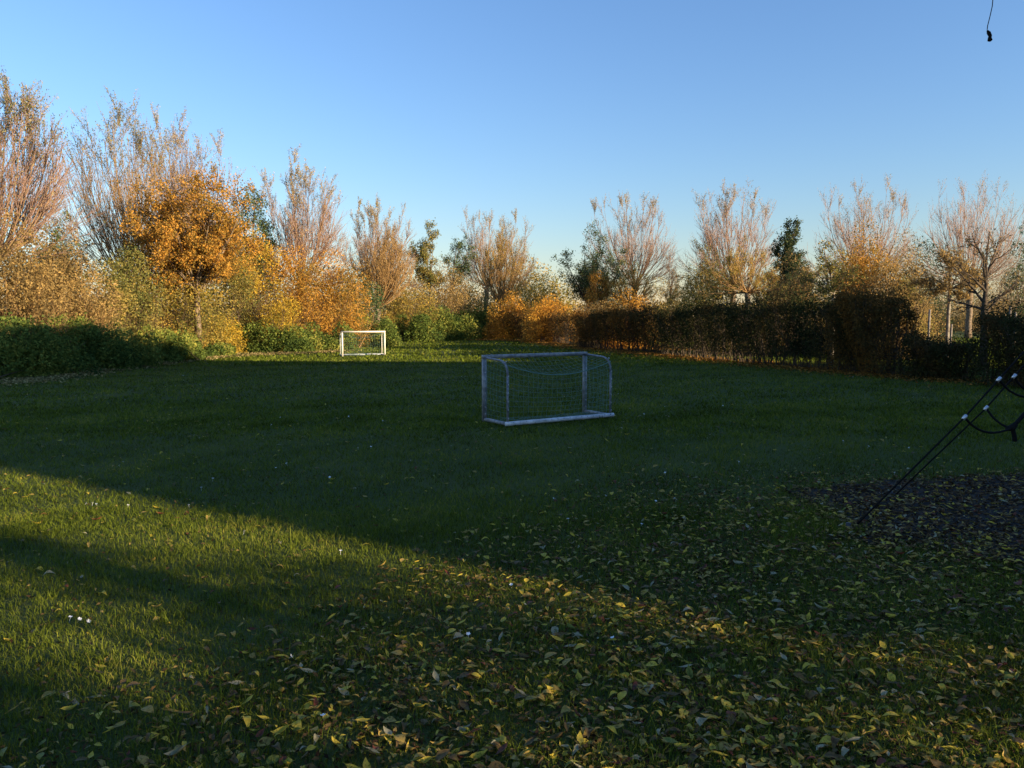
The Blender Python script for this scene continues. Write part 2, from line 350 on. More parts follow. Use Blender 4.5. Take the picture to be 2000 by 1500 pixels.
o = link('leaf_litter', me, None); tag(o, 'yellow and brown fallen leaves thinning out across the lawn', 'fallen leaves', kind='stuff')
M['debris'] = leaf_mat('leaf_crumbs', [(.02,.012,.008),(.05,.03,.016),(.10,.06,.025),(.20,.15,.05)], .1, 2, .2)
n_ = 60000; yb = 2.7+(9.5-2.7)*rng.random(n_); xb = (rng.random(n_)*2-1)*(.68*yb+.8); kb = rng.random(n_)*300 < leaf_density(xb,yb)*(yb/9.); xb, yb = xb[kb], yb[kb]
C = np.stack([xb,yb,lawn_h(xb,yb)+.006+.02*rng.random(len(xb))],-1); V, F = leaf_geo(C, .012+.035*rng.random(len(xb)), .4, .2, 0, .65)
tag(link('leaf_crumbs', np_mesh('leaf_crumbs', V, [F], tint_for(len(xb))), M['debris']), 'small brown leaf crumbs and stalks caught between the grass blades', 'leaf crumbs', kind='stuff')
print('leaves', len(x))
# daisies
M['daisy'] = simple('daisy_petal', (.75,.75,.72), .6)
dz = MB(); 
ang = np.arange(10)*2*pi/10; ring = np.stack([.011*np.cos(ang)*(1+.25*(np.arange(10)%2)), .011*np.sin(ang)*(1+.25*(np.arange(10)%2)), .030+.003*(np.arange(10)%2)],-1)
dz.add(np.vstack([ring, [[0,0,.027]]]), np.array([[i,(i+1)%10,10] for i in range(10)])); dz.tube([(0,0,0),(.002,0,.027)], .0010, 4, False)
q = [f for f in dz.F if f.shape[1]==4]; t3 = [f for f in dz.F if f.shape[1]==3]
dme = np_mesh('daisy', np.concatenate(dz.V), [np.concatenate(q), np.concatenate(t3)]); dme.materials.append(M['daisy'])
dp = [(135,1216),(150,1217),(168,1220),(163,987),(180,988),(190,990),(898,1243),(915,1246),(1000,1150),(633,1410),(475,1045),(370,993),(700,880),(1110,1022),(1125,1022),(1180,975),(665,1085),(1280,985),(1320,980),(1080,980),(1200,1255),(560,1290)]
for k in range(45): dp.append((rng.uniform(30,1950), 735+rng.random()**1.5*300))
for px, py in dp:
    g = G(px, py); 
    if in_bed(g[0], g[1]) < 0: continue
    o = bpy.data.objects.new('daisy', dme); COL.objects.link(o); o.location = (g[0], g[1], lawn_h(g[0],g[1])); s_ = 1.0 if g[1] < 8 else 1.1; o.scale = (s_,s_,1.2); o.rotation_euler = (rng.normal()*.3, rng.normal()*.3, rng.random()*6)
    tag(o, 'tiny white daisy flower in the lawn', 'daisy', 'white daisies dotted over the lawn')

# ------------------------------------------------------------------ trees
def bez(p0, p1, p2, n=9):
    t = np.linspace(0,1,n)[:,None]; return (1-t)**2*np.array(p0)+2*t*(1-t)*np.array(p1)+t*t*np.array(p2)
def curve_paths(A, B, K=8, hp=1.6, vp=1.12, wig=.007):
    n = len(B); t = np.linspace(0,1,K); A = np.broadcast_to(A,(n,3)); D = B-A; Ln = np.linalg.norm(D,axis=1)[:,None]
    h = 1-(1-t)**hp; v = t**vp; Pt = np.empty((n,K,3)); Pt[:,:,0] = A[:,:1]+D[:,:1]*h; Pt[:,:,1] = A[:,1:2]+D[:,1:2]*h; Pt[:,:,2] = A[:,2:]+D[:,2:]*v
    wg = rng.normal(size=(n,K,3))*wig*Ln[:,:,None]; wg[:,0] = 0; wg = np.cumsum(wg,1)*.6; return Pt+wg
def dome_tips(c, rx, ry, ztop, n, flat=.28, low=.0):
    a = rng.random(n)*2*pi+np.arange(n)*2.4; r = np.sqrt((np.arange(n)+.5)/n); x_ = c[0]+rx*r*np.cos(a); y_ = c[1]+ry*r*np.sin(a)
    z_ = ztop*(1-flat*r**2-.10*rng.random(n)-low*rng.random(n)*r); z_[0] = ztop
    return np.stack([x_,y_,z_],-1)
def trunk_part(root, base, top, r0, r1, m, lean=0.0, name='trunk'):
    base = np.asarray(base,float)-np.asarray(root.location); top = np.asarray(top,float)-np.asarray(root.location)
    K = 7; t = np.linspace(0,1,K)[:,None]; pts = base+(top-base)*t; pts[1:-1] += rng.normal(size=(K-2,3))*.12*r0
    pts[0,2] = -.1
    rr = r0+(r1-r0)*t[:,0]; rr[0] *= 1.35; rr[-1] *= 1.12
    b_ = MB().tube(pts, rr, 10); return b_.build(name, m, root, smooth=True)
def willow(label, px, pyf, Y, cx, pyt, hw, n=13, tips=None, lm='willow', tw='twig', sh='shoot', leafn=9000, leaf=.09, sub=7, twn=8, r0=None, group=None, thr=.03, toppy=.6, name='willow_tree', cat='willow', flat=.3, dense=False, limbs=True, hp=1.6, ry=None):
    F0 = P(px, pyf, Y); top = P(cx, pyt, Y); rx = hw*Y/FPX; H = top[2]; fz = max(F0[2], .8)
    root = thing(name, label, cat, (F0[0], Y, 0), group); off = np.array([F0[0],Y,0.]); fork = np.array([F0[0],Y,fz])
    r0 = r0 or .045*H**.9*.55
    trunk_part(root, off, fork, r0, r0*.95, M['bark'])
    if tips is not None:
        tp = []
        for (a_,b_) in tips:
            for q_ in range(1): tp.append(P(a_,b_,Y+rng.normal()*rx*.3))
        tp = np.array(tp); ex = dome_tips((top[0],Y), rx, rx*.8, H*.94, max(n-len(tp),1), flat, .1); tp = np.vstack([tp, ex])
    else: tp = dome_tips((top[0],Y), rx, ry or rx*.85, H, n, flat, .08)
    nl = len(tp) if not dense else 0
    if not dense: tp = np.vstack([tp, dome_tips((top[0],Y), rx*1.12, rx*.95, H*.97, 30, .42, .16)])
    if not dense: tp[:,2] = fz+(tp[:,2]-fz)*.92
    n = len(tp); Pt = curve_paths(fork, tp, 8, hp); s = np.linspace(0,1,8)
    rb = thr*(.7+.5*rng.random(n))*(H/10)**.6; rb[nl:] *= (1 if dense else .6); rad = rb[:,None]*(1-s)[None]**.8+.006
    for k in range(nl):
        b_ = MB(); V, F = tubes(Pt[k:k+1]-off, rad[k:k+1], 5); b_.add(V,F).build('limb', M[sh], root, smooth=True)
    if nl < n:
        V, F = tubes(Pt[nl:]-off, rad[nl:], 4); link('shoots', np_mesh('shoots', V, [F]), M[sh], root, 'stuff')
    Ln = H-fz
    C1, R1, t1 = children(Pt, rad, sub, .18, .97, .2*Ln, 0.36*Ln, .36, .13, 5, .5, .0055, .55, .018)
    C2, R2, t2 = children(C1, R1, twn, .12, 1., .07*Ln, .15*Ln, .42, .16, 3, .5, .004, .3, .025)
    V1, F1 = tubes(C1-off, R1, 3); V2, F2 = tubes(C2-off, R2, 3)
    link('twigs', np_mesh('twigs', np.vstack([V1,V2]), [np.vstack([F1, F2+len(V1)])]), M[tw], root, 'stuff')
    # leaves: cling mostly to the upper twigs, in tufts
    hz = C2[:,-1,2]; rel = (hz-fz)/Ln; wgt = np.clip((rel-toppy)/(1.02-toppy),0,1)**1.5+.045
    tuft = .5+1.2*(np.random.default_rng(int(cx)).random(n)**2); wgt = wgt*np.repeat(np.repeat(tuft, sub), twn)
    if dense: wgt = .35+np.clip(rel,0,1)**1.
    k = rng.choice(len(C2), leafn, p=wgt/wgt.sum()); f = rng.random(leafn)*1.999; i = f.astype(int); fr = (f-i)[:,None]
    C = C2[k,i]*(1-fr)+C2[k,i+1]*fr+rng.normal(size=(leafn,3))*.05
    leaves('foliage', C, leaf, M[lm], root, off, .32, .5)
    return root
def round_tree(label, px, Y, cx, pyt, pyb, hw, lm, leafn=9000, leaf=.08, n=12, r0=.12, bark='bark', tw='twig_d', name='tree', cat='tree', pyf=None, group=None, clump=.0, shape='round', asp=.55, sub=8, twn=7, limbs=True):
    top = P(cx, pyt, Y)[2]; bot = max(P(cx, pyb, Y)[2], .3); c = P(cx, 600, Y)[0]; rx = hw*Y/FPX; bx = P(px, 600, Y)[0]
    root = thing(name, label, cat, (bx, Y, 0), group); off = np.array([bx,Y,0.]); fz = max(P(px, pyf, Y)[2] if pyf else bot*.9, .5)
    fork = np.array([bx,Y,fz]); trunk_part(root, off, fork, r0, r0*.7, M[bark])
    u = rnd_unit(n); mid = (top+bot)/2; hh = (top-bot)/2
    rr = (.6+.35*rng.random(n))[:,None]; tp = np.array([c,Y,mid])+u*rr*np.array([rx,rx*.85,hh]); tp[0] = (c, Y, top-.1)
    if shape == 'cone': f = np.linspace(0,1,n); tp = np.stack([c+rx*(1-f)*np.cos(np.arange(n)*2.4), Y+rx*(1-f)*np.sin(np.arange(n)*2.4), bot+(top-bot)*f],-1)
    Pt = curve_paths(fork, tp, 7, 1.1, .92, .02); s = np.linspace(0,1,7); rad = (r0*.42)*(.7+.5*rng.random(n))[:,None]*(1-s)[None]+.008
    nl = min(n, 14)
    for k in range(nl):
        b_ = MB(); V, F = tubes(Pt[k:k+1]-off, rad[k:k+1], 5); b_.add(V,F).build('limb', M[bark], root, smooth=True)
    if nl < n:
        V, F = tubes(Pt[nl:]-off, rad[nl:]*.7, 4); link('branches', np_mesh('branches', V, [F]), M[bark], root, 'stuff')
    S = (rx+hh)/2
    C1, R1, _ = children(Pt, rad, sub, .3, 1., .35*S, .6*S, .8, .05, 5, .5, .005, .3, .07)
    C2, R2, _ = children(C1, R1, twn, .2, 1., .15*S, .3*S, .8, .05, 4, .5, .003, .3, .08)
    V1, F1 = tubes(C1-off, R1, 3); V2, F2 = tubes(C2-off, R2, 3)
    link('twigs', np_mesh('twigs', np.vstack([V1,V2]), [np.vstack([F1, F2+len(V1)])]), M[tw], root, 'stuff')
    if leafn:
        C = on_paths(C2, leafn, .07*S**.5); leaves('foliage', C, leaf, M[lm], root, off, asp, .3)
    return root
def shrub(label, px, Y, pyt, hw, lm, leafn=9000, leaf=.085, tw='twig_d', depth=None, name='shrub', cat='shrub', group=None, lumps=34, asp=.55, lo=0.0, spiky=.0, twn=105, rough=.3, dropz=0):
    top = P(px, pyt, Y); rx = hw*Y/FPX; ry = depth or max(rx*.75, 1.2); H = max(top[2], .6); off = np.array([top[0],Y,0.])
    root = thing(name, label, cat, off, group); rx = rx*1.15; leafn = int(leafn*1.6)
    u = rng.random((lumps,3))*2-1; u /= (np.sum(np.abs(u)**3.2,-1,keepdims=True))**(1/3.2); u[:,2] = np.abs(u[:,2])*1.0; rr = rng.random(lumps)[:,None]**.33*.8; LC = u*rr*np.array([rx,ry,H]); LC[:,2] = np.maximum(LC[:,2], .08*H)
    # full the base too
    nb = lumps//2; a = rng.random(nb)*2*pi; q_ = np.sqrt(rng.random(nb))*.85; LC = np.vstack([LC, np.stack([rx*q_*np.cos(a), ry*q_*np.sin(a), H*.22*rng.random(nb)+.05],-1), [[0,0,H*.8]]])
    LR = (.20+.16*rng.random(len(LC)))*min(rx, H)*1.05+.10
    k = rng.choice(len(LC), leafn, p=LR**2/np.sum(LR**2)); d = rnd_unit(leafn); rad = LR[k]*(1-rough*rng.random(leafn)**1.5+.12*rng.normal(size=leafn))
    C = LC[k]+d*rad[:,None]*np.array([1,1,.9]); C[:,2] = np.abs(C[:,2]-.02)+.02; C[C[:,2] < lo*H, 2] += lo*H
    zs = H/np.percentile(C[:,2], 97.5); C[:,2] *= zs; LC[:,2] *= zs
    st = np.random.default_rng(int(px)).random(len(LC)); tn = np.clip(.55*st[k]+.55*rng.random(leafn)-.05,0,1)
    # stems: from the base into each lump and a little beyond
    nst = twn; kk = rng.integers(0,len(LC),nst); e = LC[kk]+rnd_unit(nst)*LR[kk][:,None]*np.array([1,1,1.]); e[:,2] = np.abs(e[:,2])+LR[kk]*(.25+spiky*rng.random(nst)); b0 = np.stack([rng.normal(size=nst)*rx*.35, rng.normal(size=nst)*ry*.35, np.zeros(nst)],-1)
    Pt = curve_paths(b0, e, 6, 1.3, 1.0, .03); rad = .012*(1-np.linspace(0,1,6))[None]*np.ones((nst,1))*(.6+rng.random((nst,1)))+.004
    C1, R1, _ = children(Pt, rad, 4, .4, 1., .12*H, .25*H, .7, .1, 3, .5, .003)
    V1, F1 = tubes(Pt, rad, 3); V2, F2 = tubes(C1, R1, 3)
    link('stems', np_mesh('stems', np.vstack([V1,V2]), [np.vstack([F1,F2+len(V1)])]), M[tw], root, 'stuff')
    V, F = leaf_geo(C, .98*leaf*(.5+.9*rng.random(leafn)), asp, .12, .2, 0, True); link('foliage', np_mesh('foliage', V, [F], tint_for(leafn, tn, 3)), M[lm], root, 'stuff')
    return root
rng = np.random.default_rng(23)
WG = 'pollard willows standing behind the hedges'
willow('tallest bare pink-twigged willow cut off by the left edge of the photo', -15, 520, YB(0,6), 15, 138, 120, n=16, tips=[(5,145),(45,150),(30,175),(75,205),(100,225),(110,270),(112,300),(-20,140)], leafn=7000, group=WG, toppy=.55, lm='willow_dark')
willow('tall fan shaped willow with ochre limbs rising left of the orange tree', 288, 598, YB(288,9), 235, 200, 130, n=18, tips=[(130,262),(120,300),(150,240),(178,226),(212,200),(230,215),(248,225),(205,240),(285,262),(265,285),(300,300)], leafn=10000, group=WG, lm='willow_dark', tw='twig_o')
willow('willow with golden leaf tufts standing behind the orange tree', 375, 560, YB(375,12), 345, 228, 62, n=12, tips=[(312,232),(325,225),(350,235),(372,262),(385,290),(427,290),(438,300)], leafn=8000, group=WG)
willow('willow with three leafy crests between the dark green tree and the goal', 588, 560, YB(588,7), 590, 312, 80, n=14, tips=[(517,335),(525,350),(568,305),(590,325),(605,340),(640,350),(655,390),(632,345)], leafn=8500, group=WG)
willow('pink grey willow partly behind the small ochre pollard near the far goal', 715, 550, YB(715,10), 738, 395, 68, n=12, tips=[(695,405),(722,395),(730,400),(762,412),(785,410),(800,440)], leafn=6500, group=WG, leaf=.09)
willow('round ochre pollard willow with dark knotted trunk above the far goal', 738, 603, YB(738,3.5), 757, 452, 56, n=70, leafn=10000, leaf=.085, sub=5, twn=4, lm='rust', tw='twig_o', sh='twig_o', group=WG, dense=True, thr=.032, flat=.22, hp=1.9)
willow('pale willow with a broken crown behind the olive pollard in the middle', 950, 560, 77, 965, 405, 66, n=12, tips=[(910,410),(925,430),(940,405),(955,415),(985,420),(1010,418),(1028,440)], leafn=5500, leaf=.1, group=WG)
willow('dense olive orange pollard willow with fanned ochre shoots left of the sky gap', 978, 596, 71, 985, 446, 60, n=64, leafn=12000, leaf=.095, sub=5, twn=4, lm='amber', tw='twig_o', sh='twig_o', group=WG, dense=True, thr=.036, flat=.3, hp=1.8)
willow('tall pinkish willow right of the sky gap with three crests', 1240, 560, 68, 1232, 378, 78, n=14, tips=[(1160,392),(1180,390),(1207,376),(1222,395),(1258,390),(1275,388),(1290,415),(1300,460)], leafn=6000, leaf=.09, group=WG, hp=1.5)
willow('olive pollard willow with short fanned shoots behind the copper beech', 1232, 592, 62, 1232, 520, 55, n=50, leafn=6000, leaf=.09, sub=5, twn=4, lm='amber', tw='twig_o', sh='twig_o', group=WG, dense=True, thr=.03, flat=.35, hp=1.8)
willow('pink willow with a spiky crown left of the dark evergreen', 1432, 560, 58, 1432, 362, 76, n=15, tips=[(1372,378),(1380,392),(1420,360),(1418,372),(1450,372),(1470,378),(1495,390),(1503,412)], leafn=5000, leaf=.09, group=WG, hp=1.7)
willow('bare willow with two dark leafy crests right of the evergreen', 1690, 560, 60, 1690, 360, 88, n=16, tips=[(1615,378),(1640,375),(1680,358),(1690,362),(1735,358),(1745,365),(1765,382),(1775,400)], leafn=4200, leaf=.09, group=WG, hp=1.75)
willow('widest bare willow of the right side with an even rounded crown', 1895, 560, 66, 1900, 350, 96, n=18, tips=[(1850,358),(1835,365),(1812,410),(1875,368),(1912,350),(1925,355),(1952,365),(1980,375),(1990,410)], leafn=2800, leaf=.085, group=WG, hp=1.75)

round_tree('dense orange leaved tree in front of the willows at the left', 385, YB(385,1.6), 385, 325, 560, 112, 'orange', leafn=46000, leaf=.088, n=44, sub=6, twn=5, r0=.16, cat='tree')
round_tree('dark green tree peeping out right of the orange tree', 490, YB(490,9), 500, 365, 600, 50, 'green', leafn=13000, leaf=.11, n=24, sub=6, twn=5, r0=.14, bark='bark_dark')
round_tree('thin dark green tree between the two left willows', 128, YB(128,11), 128, 415, 590, 42, 'green', leafn=5000, leaf=.1, n=10, r0=.1, bark='bark_dark')
round_tree('green and rust topped slim tree right of the ochre pollard', 840, YB(840,5), 836, 450, 560, 38, 'olive', leafn=8000, leaf=.11, n=10, r0=.12, bark='bark')
round_tree('small leaning tree with a dark green tuft left of the middle willow', 880, YB(880,6), 896, 460, 570, 32, 'green', leafn=3600, leaf=.11, n=9, r0=.1, bark='bark', pyf=570)
round_tree('dark green broad tree right of the sky gap', 1150, 65, 1165, 456, 590, 76, 'green', leafn=15000, leaf=.11, n=26, sub=6, twn=5, r0=.16, bark='bark_dark')
round_tree('amber leaved little tree at the foot of the dark green tree', 1165, 62, 1160, 522, 610, 38, 'orange', leafn=5000, leaf=.09, n=9, r0=.08)
round_tree('bare purplish thorn tree in the gap between two willows', 1308, 72, 1308, 506, 590, 26, 'rust', leafn=1200, leaf=.1, n=12, r0=.1, bark='bark_dark')
round_tree('twiggy dark olive tree left of the pollarded fruit tree', 1370, 57, 1375, 480, 600, 46, 'olive', leafn=6500, leaf=.09, n=12, r0=.1, bark='bark_dark')
round_tree('pointed dark evergreen tree standing above the brown bushes', 1538, 52, 1540, 440, 600, 40, 'conifer', leafn=19000, leaf=.11, n=26, sub=6, twn=5, r0=.14, bark='bark_dark', shape='cone', cat='evergreen', name='evergreen_tree')
round_tree('rusty round leaved tree just right of the evergreen', 1575, 40, 1570, 520, 610, 34, 'rust', leafn=5000, leaf=.085, n=10, r0=.08)
willow('pollarded fruit tree with pale trunk and low fan of ochre shoots', 1460, 572, 37, 1450, 472, 80, n=44, leafn=6500, leaf=.075, sub=5, twn=4, lm='amber', tw='twig_o', sh='twig_o', dense=True, thr=.028, flat=.4, hp=1.9, r0=.12, name='fruit_tree', cat='fruit tree')
FG = 'fruit trees of the orchard behind the right hedge'
round_tree('fruit tree with slim pale trunk and two crooked arms', 1627, 30, 1608, 478, 580, 62, 'olive', leafn=2600, leaf=.075, n=9, r0=.085, bark='bark_pale', tw='twig_d', name='fruit_tree', cat='fruit tree', pyf=572, group=FG)
round_tree('spreading fruit tree with grey trunk standing in the hedge gap', 1853, 34, 1845, 500, 590, 78, 'rust', leafn=6500, leaf=.08, n=11, r0=.09, bark='bark_pale', tw='twig_d', name='fruit_tree', cat='fruit tree', pyf=566, group=FG)
def leader_tree(label, px, Y, pyt, arms, leafn, lm):
    top = P(px, pyt, Y); root = thing('fruit_tree', label, 'fruit tree', (top[0],Y,0), FG); off = np.array([top[0],Y,0.])
    lead = np.array([[0,0,-.1],[.02,0,1.],[-.03,0,2.],[.02,.02,2.9],[-.03,0,3.6],[.03,0,top[2]]]); MB().tube(lead, [.17,.11,.10,.055,.035,.012], 10).build('trunk', M['bark_dark'], root, smooth=True)
    Pt = []
    for (h0, ax, az, ay) in arms:
        A = np.array([0,0,h0]); B = P(ax, az, Y)-off+np.array([0,ay,0]); m_ = (A+B)/2+np.array([0,0,.22*abs(B[0])*.5]); Pt.append(bez(A, m_, B, 7))
    Pt = np.array(Pt)+np.cumsum(rng.normal(size=(len(Pt),7,3))*.015,1); rad = np.linspace(.05,.012,7)[None]*np.ones((len(Pt),1))
    for k in range(len(Pt)):
        V, F = tubes(Pt[k:k+1], rad[k:k+1], 6); MB().add(V,F).build('limb', M['bark_dark'], root, smooth=True)
    C1, R1, _ = children(Pt, rad, 7, .2, 1., .4, .9, .9, .12, 5, .5, .006, .3, .09); C2, R2, _ = children(C1, R1, 4, .2, 1., .15, .45, .8, .1, 4, .5, .004, .3, .1)
    V1, F1 = tubes(C1, R1, 3); V2, F2 = tubes(C2, R2, 3); link('twigs', np_mesh('twigs', np.vstack([V1,V2]), [np.vstack([F1,F2+len(V1)])]), M['bark_dark'], root, 'stuff')
    V, F = leaf_geo(on_paths(C2, leafn, .05), .075*(.7+.6*rng.random(leafn)), .5, .12, .3); link('foliage', np_mesh('foliage', V, [F], tint_for(leafn)), M[lm], root, 'stuff')
leader_tree('dark fruit tree with near leafless arms reaching sideways at the right', 1931, 27, 452, [(2.2,1875,520,.4),(2.2,1990,560,-.3),(2.9,1900,492,-.5),(3.1,1962,470,.3),(2.6,1860,535,-.8),(1.9,2005,548,.6),(3.5,1915,462,.4),(2.0,1880,585,.9)], 500, 'rust')

# ------------------------------------------------------------------ shrubs of the left border
S = 'autumn shrubs of the left border'
B_ = 'green bramble bushes along the foot of the left border'
for (lab, px, Y, pyt, hw, lm, n_, lf, kw) in [
 ('tall tawny shrub at the left edge under the first willow', 20, YB(20,4.2), 470, 95, 'rust', 17000, .085, dict(tw='twig_o')),
 ('brownish twiggy shrub right of the first willow', 120, YB(120,4.2), 490, 85, 'rust', 16000, .08, dict(tw='twig_o')),
 ('olive gold shrub left of the fan shaped willow', 205, YB(205,4.2), 535, 55, 'olive', 10000, .085, {}),
 ('dark twiggy shrub at the foot of the fan shaped willow', 255, YB(255,4.2), 505, 60, 'olive', 9000, .09, {}),
 ('golden olive shrub below the orange tree', 350, YB(350,3.4), 530, 75, 'amber', 15000, .085, {}),
 ('olive brown shrub right under the orange tree', 430, YB(430,4.2), 515, 70, 'olive', 14000, .09, {}),
 ('bright golden shrub below the dark green tree', 500, YB(500,4.2), 480, 55, 'gold', 9000, .09, {}),
 ('orange brown shrub under the crested willow', 570, YB(570,4.2), 505, 62, 'orange', 13000, .095, {}),
 ('wide russet shrub left of the far goal', 650, YB(650,4.2), 525, 80, 'orange', 17000, .095, dict(tw='twig_o')),
 ('low yellow leaved sapling spilling over the brambles', 425, YB(425,2.6), 625, 46, 'gold', 4500, .08, {}),
 ('small gold flecked shrub above the brambles left of the goal', 545, YB(545,1.0), 590, 40, 'gold', 4200, .085, {}),
 ('dark green shrub left of the ochre pollard', 700, YB(700,4.2), 555, 50, 'green', 8000, .1, {}),
 ('tawny shrub right of the ochre pollard', 790, YB(790,4.2), 550, 55, 'amber', 12000, .095, {}),
 ('rusty shrub below the slim green tree', 860, YB(860,4.2), 535, 55, 'rust', 12000, .1, {}),
 ('brown olive shrub left of the middle pollard', 925, YB(925,4.2), 565, 50, 'olive', 11000, .1, {}),
 ('pale amber shrub under the sky gap', 1050, YB(1050,4.2), 555, 55, 'amber', 11000, .105, {}),
 ('dim thicket filling the gap behind the first willow', 60, YB(60,15), 505, 90, 'olive', 5000, .17, {}),
 ('dim brown thicket behind the fan shaped willow', 190, YB(190,16), 520, 90, 'rust', 5000, .18, {}),
 ('dim olive thicket behind the orange tree', 330, YB(330,16), 520, 90, 'olive', 5000, .18, {}),
 ('brown thicket behind the dark green tree', 470, YB(470,15), 515, 90, 'rust', 5000, .18, {}),
 ('tawny thicket behind the crested willow', 620, YB(620,15), 525, 95, 'amber', 5000, .19, {}),
 ('dim brown thicket behind the ochre pollard', 770, YB(770,16), 545, 90, 'rust', 5000, .2, {}),
 ('brown thicket behind the slim green tree', 900, 88, 550, 90, 'rust', 5000, .22, {}),
 ('low pale thicket closing the sky gap', 1050, 88, 535, 80, 'amber', 8000, .22, {}),
 ]: shrub(lab, px, Y, pyt, hw, lm, n_, lf, group=S, **kw)
for (lab, px, Y, pyt, hw, n_, kw) in [
 ('shaded bramble bush at the very left edge', 20, YB(20,1.6), 640, 110, 15000, {}),
 ('shaded bramble bush with a rounded top near the shadow edge', 160, YB(160,1.6), 640, 100, 17000, {}),
 ('sunlit bramble bush mixed with yellow leaves just past the shadow edge', 290, YB(290,1.6), 655, 75, 13000, {}),
 ('bramble bush with red tinged leaves below the orange tree', 380, YB(380,1.6), 668, 60, 10000, {}),
 ('bright green bramble mound left of the far goal', 520, YB(520,1.6), 640, 80, 13000, {}),
 ('sloping green bramble mound beside the far goal', 610, YB(610,1.6), 640, 68, 11000, {}),
 ('green bramble bush right behind the far goal', 705, YB(705,1.6), 628, 60, 10000, {}),
 ('green bramble bush right of the far goal', 785, YB(785,1.6), 622, 62, 11000, {}),
 ('dark green bush between the far goal and the copper hedge', 865, YB(865,1.6), 612, 60, 12000, {}),
 ('darkest green bush adjoining the copper hedge', 935, YB(935,1.6), 612, 50, 10000, {}),
 ]: shrub(lab, px, Y, pyt, hw*1.3, 'bramble', int(n_*1.15), .085+.0011*(Y-22), depth=1.8, group=B_, name='bramble_bush', cat='bramble', twn=50, **kw)

# shrubs behind the right hedge
S2 = 'shrubs behind the right hedge'
for (lab, px, Y, pyt, hw, lm, n_, lf) in [
 ('olive leaved shrub right of the dark broad tree', 1190, 66, 560, 50, 'olive', 9000, .1),
 ('tawny shrub behind the glowing hedge stretch', 1290, 64, 570, 45, 'amber', 8000, .095),
 ('olive amber shrub below the twiggy olive tree', 1360, 56, 545, 55, 'amber', 10000, .085),
 ('amber shrub left of the slim fruit tree', 1545, 38, 535, 65, 'rust', 11000, .085),
 ('tall orange leaved shrub right of the slim fruit tree', 1690, 36, 485, 62, 'orange', 14000, .085),
 ('brown twiggy shrub in front of the two bare willows', 1770, 44, 500, 70, 'rust', 11000, .09),
 ('dark green shrub between the two bare willows', 1805, 50, 490, 50, 'conifer', 7000, .1),
 ('russet shrub at the right edge behind the dark fruit tree', 1975, 80, 480, 80, 'rust', 12000, .09),
 ('olive shrub behind the trunk in the hedge gap', 1890, 100, 560, 90, 'olive', 12000, .11),
 ('low amber shrub left of the pollarded fruit tree', 1410, 38, 560, 45, 'amber', 8000, .08),
 ('dim olive shrub below the evergreen', 1500, 42, 555, 50, 'olive', 9000, .085),
 ('ochre shrub between the slim fruit tree and the tall orange shrub', 1640, 42, 520, 55, 'amber', 10000, .085),
 ('brown shrub just above the rusty hedge end', 1740, 34, 545, 55, 'rust', 10000, .08),
 ('rust and olive shrub left of the stake in the hedge gap', 1765, 40, 555, 45, 'olive', 8000, .085),
 ('brown thicket shrub behind the dark fruit tree', 1925, 95, 520, 60, 'rust', 9000, .1),
 ('green leaved shrub cut by the right edge', 2005, 50, 470, 28, 'green', 5000, .1),
 ]: shrub(lab, px, Y, pyt, hw, lm, n_, lf, group=S2)

